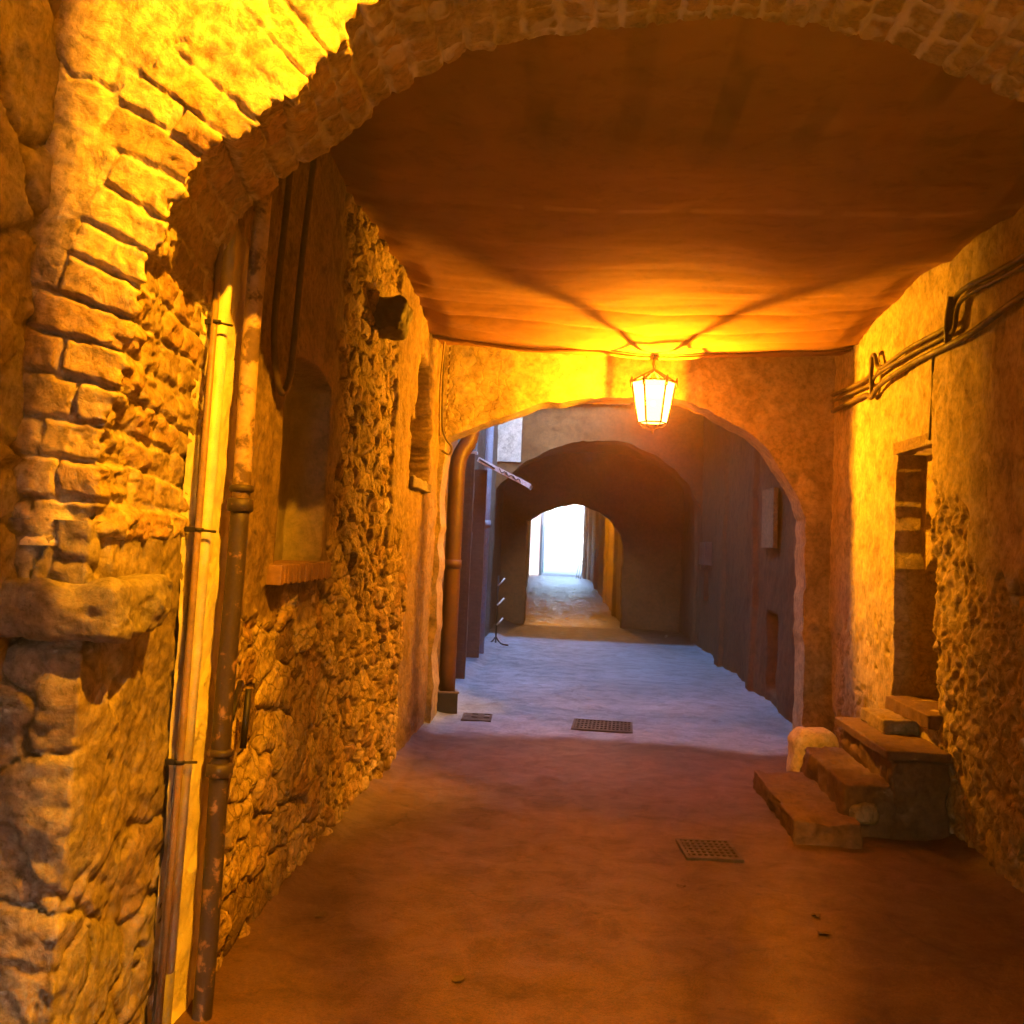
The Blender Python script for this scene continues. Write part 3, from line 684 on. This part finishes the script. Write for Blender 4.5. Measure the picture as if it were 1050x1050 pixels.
rel(tubeobj('strand', smooth_path([(-1.13, 8.42, 3.4), (-1.14, 8.42, 2.9), (-1.13, 8.44, 2.52), (-1.10, 8.48, 2.40), (-1.05, 8.5, 2.33), (-1.07, 8.5, 2.27), (-1.13, 8.48, 2.30)]), .009, M['cable']), pcab)
rel(tubeobj('strand', smooth_path([(-1.12, 8.36, 3.4), (-1.15, 8.36, 2.9), (-1.14, 8.36, 2.5), (-1.14, 8.4, 2.42)]), .009, M['copper']), pcab)

# cables along the plaster wall: three runs with a jog and saddles
def run(name, label, pts, r):
    o = tubeobj(name, smooth_path(pts, 5), r, M['cable']); tag(o, label, 'cable', 'cables along the plaster wall'); return o
xw = XR - .045
run('wall_cable', 'topmost black cable along the plaster wall, jogging upwards', [(xw, 8.5, 2.88), (xw, 7.5, 2.86), (xw, 7.42, 2.98), (xw - .01, 7.3, 2.99), (xw, 7.2, 2.88), (xw, 6.6, 2.90), (xw, 5.95, 2.89), (xw, 5.85, 2.92), (xw, 5.8, 3.02), (xw, 5.6, 3.05), (xw, 5.0, 3.02), (xw, 3.2, 3.03)], .015)
run('wall_cable', 'middle black cable of three along the plaster wall', [(xw, 8.5, 2.83), (xw, 7.5, 2.80), (xw, 7.40, 2.78), (xw, 7.28, 2.845), (xw, 6.6, 2.855), (xw, 5.95, 2.845), (xw, 5.80, 2.86), (xw, 5.74, 2.98), (xw, 5.5, 3.0), (xw, 4.9, 2.975), (xw, 3.2, 2.98)], .013)
run('wall_cable', 'lowest thick black cable sagging along the plaster wall', [(xw, 8.5, 2.745), (xw, 7.6, 2.745), (xw, 7.40, 2.70), (xw, 7.2, 2.76), (xw, 6.5, 2.79), (xw, 5.6, 2.78), (xw, 4.9, 2.83), (xw, 3.2, 2.9)], .018)
for lab_, pts_, r_ in (('knotted cable drop tying the three wall cables, the farther one from the arch', [(xw, 7.38, 3.0), (xw - .015, 7.36, 2.85), (xw, 7.40, 2.70)], .016),
                       ('bulky cable drop where the wall cables jog upwards, the nearer one to the arch', [(xw - .012, 5.80, 3.04), (xw - .02, 5.84, 2.92), (xw, 5.9, 2.80)], .022)):
    o = tubeobj('cable_drop', smooth_path(pts_), r_, M['cable']); tag(o, lab_, 'cable')
dc = tubeobj('thin_cable', smooth_path([(XR - .02, 6.22, 2.82), (XR - .02, 6.215, 2.6), (XR - .02, 6.235, 2.45), (XR - .018, 6.27, 2.28)]), .008, M['cable'])
tag(dc, 'thin cable dropping from the bundle to the doorway head', 'cable')

# ------------------------------------------------------------------ OPEN COURT between the two vaults
# left house wall with jambs, shutters, pipe, canopy
hw = thing('house_wall', 'shabby house wall lit blue by the sky, with brown shutters and broken plaster edges', 'building', (-1.35, 9, 0))
uu = np.concatenate([np.linspace(9.0, 17.1, 330)]); vv = np.linspace(-.08, 6.2, 240)
U2, V2 = np.meshgrid(uu, vv, indexing='ij')
d = .012 * fbm(U2 * 2, V2 * 2, 0, 5, 501) + .006 * fbm(U2 * 10, V2 * 10, 0, 3, 502)
jg = .05 * fbm(U2 * 7, V2 * 7, 0, 4, 503)
for a, b, hh_ in ((10.0, 10.55, .10), (12.05, 12.5, .09), (14.6, 15.3, .05)):
    d += hh_ * sst(-.03, .03, U2 - a + jg) * sst(.03, -.03, U2 - b + jg)
tn = np.clip(.5 + .5 * fbm(U2, V2, 0, 3, 505), 0, 1)
rel(grid('wall', np.stack([-1.33 + d, U2, V2], -1), M['grey_plaster'], attrs={'tone': tn, 'mort': sst(-.3, .3, fbm(U2 * 1.5, V2 * 1.5, 0, 4, 506))}), hw)
def shutter(y, x1, z0, z1):
    o = rel(box('shutter', (-1.36, y, z0), (x1, y + .045, z1), M['shutter_brown'], None, .006), hw)
    bm = bmesh.new()
    for k in range(int((z1 - z0 - .1) / .09)):
        add_box(bm, (-1.30, y - .008, z0 + .05 + k * .09), (x1 - .03, y - .001, z0 + .11 + k * .09), .002)
    bmobj('slat', bm, M['shutter_brown'], o).matrix_parent_inverse = Matrix()
shutter(11.25, -1.125, .06, 2.52); shutter(13.35, -1.165, .06, 2.5)
rel(box('door', (-1.34, 9.2, 1.05), (-1.285, 9.9, 2.45), M['shutter_brown'], None, .006), hw)
rel(box('skylit_blue_panel', (-1.34, 11.35, 2.56), (-1.12, 11.42, 3.12), M['shutter_blue'], None, .006), hw)  # added panel; skylight on a pale drain is put into its blue
rel(box('panel_rail', (-1.34, 11.33, 2.525), (-1.11, 11.45, 2.555), M['awning'], None, .004), hw)
rp = thing('rust_downpipe', 'thick rust brown downpipe bending round the arch into a dark tub', 'drainpipe', (-1.1, 9.45, 0))
rel(tubeobj('pipe', smooth_path([(-.99, 9.5, 3.6), (-.99, 9.5, 2.9), (-.993, 9.48, 2.60), (-1.01, 9.46, 2.48), (-1.07, 9.42, 2.36), (-1.095, 9.40, 2.24), (-1.10, 9.40, 1.95), (-1.10, 9.40, .14)], 6), .076, M['rust_pipe'], None, 18), rp)
bm = bmesh.new(); tube(bm, [(-1.10, 9.40, 1.3), (-1.10, 9.40, 1.38)], .084, 18); rel(bmobj('collar', bm, M['rust_pipe']), rp)
tb = thing('black_tub', 'small black square tub standing under the rust downpipe', 'tub', (-1.1, 9.3, 0))
bm = bmesh.new()
mt = Matrix.Translation((-1.085, 9.33, 0)) @ Matrix.Rotation(R(12), 4, 'Z')
for a, b in (((-.09, -.08, 0), (.09, -.066, .19)), ((-.09, .066, 0), (.09, .08, .19)), ((-.09, -.066, 0), (-.076, .066, .19)), ((.076, -.066, 0), (.09, .066, .19)), ((-.076, -.066, .002), (.076, .066, .02))):
    add_box(bm, a, b, .002, mt)
rel(bmobj('body', bm, M['iron']), tb)
bm = bmesh.new()
for a, b in (((-.1, -.09, .19), (.1, -.062, .205)), ((-.1, .062, .19), (.1, .09, .205)), ((-.1, -.062, .19), (-.07, .062, .205)), ((.07, -.062, .19), (.1, .062, .205))):
    add_box(bm, a, b, .002, mt)
rel(bmobj('rim', bm, M['pvc_dark']), tb)
bp = tubeobj('blue_downpipe', [(-1.21, 14.0, .05), (-1.21, 14.0, 4.2)], .055, M['blue_pipe'], None, 14)
tag(bp, 'blue grey downpipe on the sky lit house wall behind the shutters', 'drainpipe')
bm = bmesh.new(); tube(bm, [(-1.21, 14.0, 1.75), (-1.21, 14.0, 1.85)], .068, 14); bmobj('collar', bm, M['blue_pipe'], bp)
cn = thing('door_canopy', 'small white metal canopy sloping out from the house wall', 'canopy', (-1.25, 13, 2.6))
ca = Matrix.Translation((-1.25, 12.9, 2.60)) @ Matrix.Rotation(R(25), 4, 'Y')
rel(box('sheet', (0, 0, 0), (.74, .5, .014), M['awning'], None, .003, ca), cn)
bm = bmesh.new(); add_box(bm, (0, -.012, -.035), (.75, .0, .025), .002, ca); add_box(bm, (.738, 0, -.035), (.75, .5, .02), .002, ca)
rel(bmobj('edge_frame', bm, M['awning']), cn)
bm = bmesh.new()
def cp(x, z): return ca @ Vector((x, -.022, z))
tube(bm, [cp(.02, .0), cp(.25, -.012)], .010, 6)
for k in range(3): tube(bm, smooth_path([cp(.3 + .1 * k, .015), cp(.35 + .1 * k, -.02), cp(.38 + .1 * k, .01), cp(.42 + .1 * k, -.02)]), .006, 6)
rel(bmobj('scrollwork', bm, M['iron']), cn)
ms = thing('metal_stand', 'thin metal stand with short slanted arms by the house wall', 'stand', (-1.15, 15.7, 0))
bm = bmesh.new(); tube(bm, [(-1.13, 15.8, .03), (-1.13, 15.8, 1.05)], .012, 8); rel(bmobj('post', bm, M['iron']), ms)
for z in (.35, .65, .95):
    rel(tubeobj('arm', [(-1.13, 15.8, z - .05), (-1.08, 15.78, z), (-1.03, 15.75, z + .06)], .014, M['awning']), ms)
bm = bmesh.new()
for s_ in (-1, 1): tube(bm, smooth_path([(-1.13, 15.8, .12), (-1.13 + .08 * s_, 15.75, .03), (-1.13 + .2 * s_, 15.6, .02)]), .012, 8)
rel(bmobj('foot', bm, M['iron']), ms)

# right side wall of the court and second vault
sw = thing('court_wall', 'long dull brown plaster side wall running from the lantern arch into the second vault', 'building', (2.1, 9, 0))
uu = np.linspace(8.9, 20.2, 420); vv = np.linspace(-.08, 6.0, 230); U2, V2 = np.meshgrid(uu, vv, indexing='ij')
d = .03 * fbm(U2 * .9, V2 * .9, 0, 5, 521) + .008 * fbm(U2 * 7, V2 * 7, 0, 4, 522)
for a, b, h_ in ((11.9, 12.25, .05), (14.3, 14.7, .06), (17.6, 18.0, .05)): d += h_ * sst(-.02, .02, U2 - a) * sst(.02, -.02, U2 - b)
d -= .15 * sst(-.03, .03, U2 - 10.65) * sst(.03, -.03, U2 - 11.25) * sst(.03, -.03, V2 - .92) * sst(0, .03, V2 - .12)
tn = np.clip(.5 + .5 * fbm(U2, V2 * .6, 0, 3, 525), 0, 1)
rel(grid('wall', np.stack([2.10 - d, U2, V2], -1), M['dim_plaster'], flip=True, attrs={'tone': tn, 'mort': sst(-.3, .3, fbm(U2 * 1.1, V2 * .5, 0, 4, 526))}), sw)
o = rel(box('shutter', (2.05, 10.75, 1.62), (2.10, 11.4, 2.25), M['plaster'], None, .006), sw)
rel(box('meter_box', (2.0, 15.75, 1.35), (2.1, 16.5, 1.7), M['shutter_brown'], None, .006), sw)
rel(box('meter_box', (2.02, 16.0, .8), (2.1, 16.6, 1.25), M['dim_plaster'], None, .006), sw)

rel(box('sky_shade_slab', (.75, 9.06, 4.3), (2.4, 16.98, 4.45), M['boards'], None, .02), sw)  # unseen slab, added to keep skylight off the right side of the court
# facade A of the second vault
pa = [(-1.36, -.08), (-1.36, 2.38)] + curve([(-1.36, 2.41), (-.93, 2.85), (-.5, 3.1), (-.02, 3.27), (.4, 3.33), (.9, 3.28), (1.5, 2.98), (1.9, 2.55), (2.08, 2.2)]) + [(2.09, -.08)]
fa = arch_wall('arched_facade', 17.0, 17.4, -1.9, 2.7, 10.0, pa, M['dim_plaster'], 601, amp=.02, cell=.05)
tag(fa, 'plastered front of the second vault with a wide shadowed arch', 'wall')
box('skylight_panel', (-1.34, 16.955, 2.9), (-.93, 16.99, 5.5), M['skylit_plaster'], fa, .004)  # added pale panel paints a strip of skylight on the facade
rock('string_course', (-.45, 16.86, 3.93), (.85, 17.0, 4.02), M['skylit_plaster'], fa, .01, .03, .3, 61)
# vault between the two walls
t2 = np.linspace(0, math.pi, 50); U2, T2 = np.meshgrid(np.linspace(17.35, 20.1, 50), t2, indexing='ij')
vb = grid('vault_ceiling', np.stack([.36 - 1.78 * np.cos(T2), U2, 2.35 + 1.05 * np.sin(T2) ** .8 + .015 * fbm(U2 * 2, T2 * 4, 0, 4, 611)], -1), M['dim_plaster'], attrs={'tone': T2 * 0 + .5, 'mort': T2 * 0 + .5})
tag(vb, 'dim barrel vault ceiling behind the wide shadowed arch', 'ceiling')
vv = np.linspace(-.08, 2.6, 60); U2, V2 = np.meshgrid(np.linspace(17.3, 20.1, 60), vv, indexing='ij')
vl = grid('short_wall', np.stack([-1.40 + .02 * fbm(U2 * 2, V2 * 2, 0, 4, 612), U2, V2], -1), M['dim_plaster'], attrs={'tone': V2 * 0 + .5, 'mort': V2 * 0 + .5})
tag(vl, 'short dim side wall of the second vault behind the metal stand', 'wall')
box('roof_deck', (-1.9, 17.3, 4.2), (2.7, 50.0, 7.0), M['boards'], vb, 0)
# inner wall B with the small arch
pb = [(-.90, -.08), (-.92, 1.95)] + curve([(-.92, 2.0), (-.75, 2.12), (-.45, 2.26), (-.1, 2.365), (.15, 2.36), (.4, 2.29), (.62, 2.16), (.8, 1.98), (.93, 1.74), (.97, 1.45)]) + [(.98, -.08)]
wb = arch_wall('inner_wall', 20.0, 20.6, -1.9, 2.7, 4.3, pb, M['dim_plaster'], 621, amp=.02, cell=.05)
tag(wb, 'dark inner wall pierced by a small arch onto the bright street', 'wall')
# far passage
fp = thing('far_passage', 'long narrow passage seen through the small arch, its walls lit yellow', 'building', (0, 20.6, 0))
uu = np.linspace(20.5, 50, 260); vv = np.linspace(-.08, 4.0, 90); U2, V2 = np.meshgrid(uu, vv, indexing='ij')
d = .03 * fbm(U2 * .7, V2 * .7, 0, 5, 631)
for a, b, h_ in ((23.5, 24.1, .07), (29, 29.8, .09), (38, 39.2, .12), (48.2, 51, .16)): d += h_ * sst(-.03, .03, U2 - a) * sst(.03, -.03, U2 - b)
at = {'tone': np.clip(.5 + .5 * fbm(U2 * .6, V2, 0, 3, 632), 0, 1), 'mort': sst(-.3, .3, fbm(U2 * .5, V2, 0, 4, 633))}
rel(grid('wall', np.stack([1.02 - .006 * (U2 - 20.5) - d, U2, V2], -1), M['plaster'], flip=True, attrs=at), fp)
rel(grid('wall', np.stack([-1.0 - .04 * (U2 - 20.5) + .5 * d, U2, V2], -1), M['plaster'], attrs=at), fp)
rel(box('roof', (-2.6, 20.5, 3.95), (1.6, 50, 4.1), M['boards'], None, 0), fp)
uu = np.linspace(20.0, 52, 420); xx = np.linspace(-2.4, 1.2, 110); U2, X2 = np.meshgrid(uu, xx, indexing='ij')
e, r_, h_ = voro(X2, U2, .45, .5, 641, .3, .3)
tag(grid('path', np.stack([X2, U2, -.02 + .028 * h_ + .02 * fbm(X2, U2, 0, 3, 642)], -1), M['cobble'], flip=True, attrs={'tone': r_, 'mort': 1 - sst(.02, .1, e)}), 'worn stone paving of the far passage', kind='structure')
# street at the far end
fh = thing('pink_house', 'pink rendered house with blue shutters at the bright street end', 'house', (-2.4, 52, 0))
rel(box('wall', (-3.4, 53.0, -.1), (-1.72, 61, 6.5), M['pink'], None, .02), fh)
for y in (53.6, 57.5):
    o = rel(box('door', (-1.74, y, 0), (-1.64, y + 1.6, 2.6), M['shutter_blue'], None, .02), fh)
eh = thing('pale_house', 'pale rendered house closing the bright street far beyond the passage', 'house', (0, 95, 0))
rel(box('wall', (-14, 95, -.1), (16, 104, 9), M['pale'], None, .02), eh)
for k in range(6):
    o = rel(box('window', (-7 + k * 2.6, 94.95, 4.5), (-6 + k * 2.6, 95.02, 6.2), M['shutter_blue'], None, .02), eh)
wr = rock('ruined_jamb', (.55, 50.0, -.1), (1.6, 58.0, 5.2), M['dim_plaster'], None, .06, .12, .1, 71)
tag(wr, 'ragged dark wall end framing the bright street on its right', 'wall')
ch = thing('metal_rail', 'thin metal rail leaning at the foot of the ragged wall end', 'rail', (.4, 49, 0))
bm = bmesh.new()
for k in range(4): tube(bm, [(.18 + .11 * k, 49, .03), (.30 + .11 * k, 49.3, .75 + .1 * k)], .014, 6)
rel(bmobj('bars', bm, M['iron']), ch)
rel(tubeobj('top_bar', [(.28, 49.25, .7), (.62, 49.3, .98)], .016, M['iron']), ch)

# ------------------------------------------------------------------ things on the floor
def zfloor(x, y):
    i = np.abs(ys - y).argmin(); j = np.abs(xs - x).argmin(); return float(z_keep[i, j])
def grate(name, label, x, y, w, d, nx, ny, group=None, rot=0):
    t = thing(name, label, 'drain cover', (x, y, zfloor(x, y)), group); t.rotation_euler = (0, 0, rot)
    bm = bmesh.new()
    for a, b in (((-w / 2, -d / 2, -.02), (w / 2, -d / 2 + .02, .012)), ((-w / 2, d / 2 - .02, -.02), (w / 2, d / 2, .012)), ((-w / 2, -d / 2 + .02, -.02), (-w / 2 + .02, d / 2 - .02, .012)), ((w / 2 - .02, -d / 2 + .02, -.02), (w / 2, d / 2 - .02, .012))):
        add_box(bm, a, b, .002)
    bmobj('frame', bm, M['grate'], t)
    bm = bmesh.new(); add_box(bm, (-w / 2 + .021, -d / 2 + .021, -.03), (w / 2 - .021, d / 2 - .021, .002), 0)
    bmobj('plate', bm, M['grate'], t)
    bm = bmesh.new()
    for i in range(nx):
        x0 = -w / 2 + .022 + (w - .044) * i / nx; add_box(bm, (x0 + .004, -d / 2 + .021, .003), (x0 + (w - .044) / nx * .55, d / 2 - .021, .010), 0)
    for j in range(ny):
        y0 = -d / 2 + .022 + (d - .044) * j / ny; add_box(bm, (-w / 2 + .021, y0, .0032), (w / 2 - .021, y0 + (d - .044) / ny * .4, .0112), 0)
    bmobj('grid_bars', bm, M['grate'], t)
grate('drain_grate', 'large rectangular iron drain grate in the sky lit pavement', .31, 9.07, .52, .52, 14, 5, None, R(-3))
grate('drain_cover', 'small square iron cover near the black tub', -.79, 9.15, .26, .36, 2, 2, None, R(2))
grate('manhole_cover', 'dull iron manhole cover in the orange lit floor before the steps', .76, 5.52, .29, .34, 8, 6, None, R(4))
lit = [(-.97, 4.27), (1.08, 4.40), (1.10, 4.62), (-.35, 3.75), (.55, 4.9), (.1, 4.0)]
for i, (x, y) in enumerate(lit):
    bm = bmesh.new(); n = 7
    c = [bm.verts.new((.03 * (.6 + .6 * random.random()) * math.cos(k * 2 * math.pi / n), .022 * (.6 + .6 * random.random()) * math.sin(k * 2 * math.pi / n), .003 + .012 * random.random())) for k in range(n)]
    mid = bm.verts.new((0, 0, .002))
    for k in range(n): bm.faces.new((c[k], c[(k + 1) % n], mid))
    o = bmobj('dead_leaf', bm, M['wood']); o.location = (x, y, zfloor(x, y) + .002); o.rotation_euler = (0, 0, random.random() * 6)
    tag(o, 'shrivelled brown leaf lying on the orange lit floor', 'leaf', 'dead leaves on the floor')
    md = o.modifiers.new('thick', 'SOLIDIFY'); md.thickness = .0015
o = tubeobj('cigarette_end', [(1.70, 18.6, .015), (1.74, 18.75, .02)], .02, M['paper']); tag(o, 'pale scrap of litter at the foot of the court wall', 'litter')

# ------------------------------------------------------------------ LIGHT
def lamp(name, loc, power, colr, rad):
    l = bpy.data.lights.new(name, 'POINT'); l.energy = power; l.color = colr; l.shadow_soft_size = rad
    o = bpy.data.objects.new(name, l); o.location = loc; col.objects.link(o); return o
SOD = (1.0, .365, .006)
lamp('lantern_light', (LP.x, LP.y, 2.70), 24, SOD, .012)
L2 = Vector((.35, 1.35, 3.85))
lamp('passage_light', L2, 52, SOD, .012)
lamp('far_light', (-.2, 27, 3.5), 16, SOD, .05)
# unseen lamp under the passage vault; added plates and rods shape its light
hl = thing('unseen_lamp', 'unseen lamp under the vault, with plates and rods added to shape its light', 'lamp', (L2.x, L2.y, L2.z))
def shade_plate(az, length, dd):
    d_ = Vector((math.sin(az), math.cos(az), 0)); n_ = Vector((d_.y, -d_.x, 0))
    bm = bmesh.new(); vs = []
    p0 = L2 + d_ * .0 + n_ * (-.02 if az < 0 else .02) * 0
    a = L2 + d_ * dd; b = L2 + d_ * dd + Vector((math.sin(az + (-1.2 if az < 0 else 1.2)), math.cos(az + (-1.2 if az < 0 else 1.2)), 0)) * length
    for p in (a, b): vs += [p + Vector((0, 0, -1.0)), p + Vector((0, 0, .2))]
    v_ = [bm.verts.new(p) for p in vs]; bm.faces.new((v_[0], v_[2], v_[3], v_[1]))
    o = rel(bmobj('shade_plate', bm, M['iron']), hl); o.modifiers.new('thick', 'SOLIDIFY').thickness = .003
shade_plate(R(-55.8), 1.0, .5); shade_plate(R(14), .9, .16)
for az_ in (R(5), R(-24)):
    rx, ry = L2.x + .15 * math.sin(az_), L2.y + .15 * math.cos(az_)
    rel(tubeobj('rod', [(rx, ry, L2.z - .45), (rx, ry, L2.z + .2)], .0055, M['iron'], None, 8), hl)
rel(tubeobj('stem', [(L2.x, L2.y, 4.05), (L2.x, L2.y, 4.8)], .015, M['iron']), hl)

W = bpy.data.worlds.new('World'); scn.world = W; W.use_nodes = True
nt = W.node_tree; bg = nt.nodes['Background']
sky = nt.nodes.new('ShaderNodeTexSky'); sky.sky_type = 'NISHITA'; sky.sun_disc = False
SE, SAZ = R(20), R(180)
sky.ozone_density = 3.0; sky.sun_elevation = SE; sky.sun_rotation = SAZ
nt.links.new(sky.outputs[0], bg.inputs[0]); bg.inputs[1].default_value = .15
sl = bpy.data.lights.new('sun', 'SUN'); sl.energy = .5; sl.angle = R(.5); sl.color = (1, .93, .82)
so = bpy.data.objects.new('sun', sl); col.objects.link(so)
d_ = Vector((math.sin(SAZ) * math.cos(SE), math.cos(SAZ) * math.cos(SE), math.sin(SE)))
so.rotation_euler = (-d_).to_track_quat('-Z', 'Y').to_euler()

# haze added to imitate the glare around the lantern
hm = bpy.data.materials.new('glare_haze'); hm.use_nodes = True; nt = hm.node_tree; nt.nodes.clear()
out = N(nt, 'OutputMaterial'); pv = N(nt, 'VolumePrincipled'); pv.inputs['Color'].default_value = (.9, .9, .9, 1)
pv.inputs['Density'].default_value = .013; pv.inputs['Anisotropy'].default_value = .88; nt.links.new(pv.outputs[0], out.inputs['Volume'])
hz = box('haze', (-160, -160, -1.2), (160, 160, 12), hm, None, 0); tag(hz, kind='stuff')
hz['label'] = 'thin haze added for the glow around the lit lantern'
scn.cycles.volume_bounces = 0
# ------------------------------------------------------------------ CAMERA
cam = bpy.data.cameras.new('camera'); co_ = bpy.data.objects.new('camera', cam); col.objects.link(co_)
cam.sensor_width = 36; cam.lens = 36; cam.shift_y = -57 / 1050; cam.clip_start = .05; cam.clip_end = 1500
Mx = Matrix(((.9972718365, -.0381714941, .0631808602), (.0596645218, -.087129143, -.9944086973), (.0434629599, .9954654436, -.0846139566)))
co_.matrix_world = Matrix.Translation((0, 0, 1.55)) @ Mx.to_4x4()
scn.camera = co_
scn.view_settings.view_transform = 'Standard'; scn.view_settings.look = 'None'
scn.view_settings.exposure = 5.25; scn.view_settings.gamma = 1
scn.cycles.adaptive_threshold = .02; scn.cycles.max_bounces = 6; scn.cycles.diffuse_bounces = 2
for k_ in ('pane', 'amber', 'amber_light', 'amber_dark', 'bulb'):
    M[k_].cycles.emission_sampling = 'NONE'
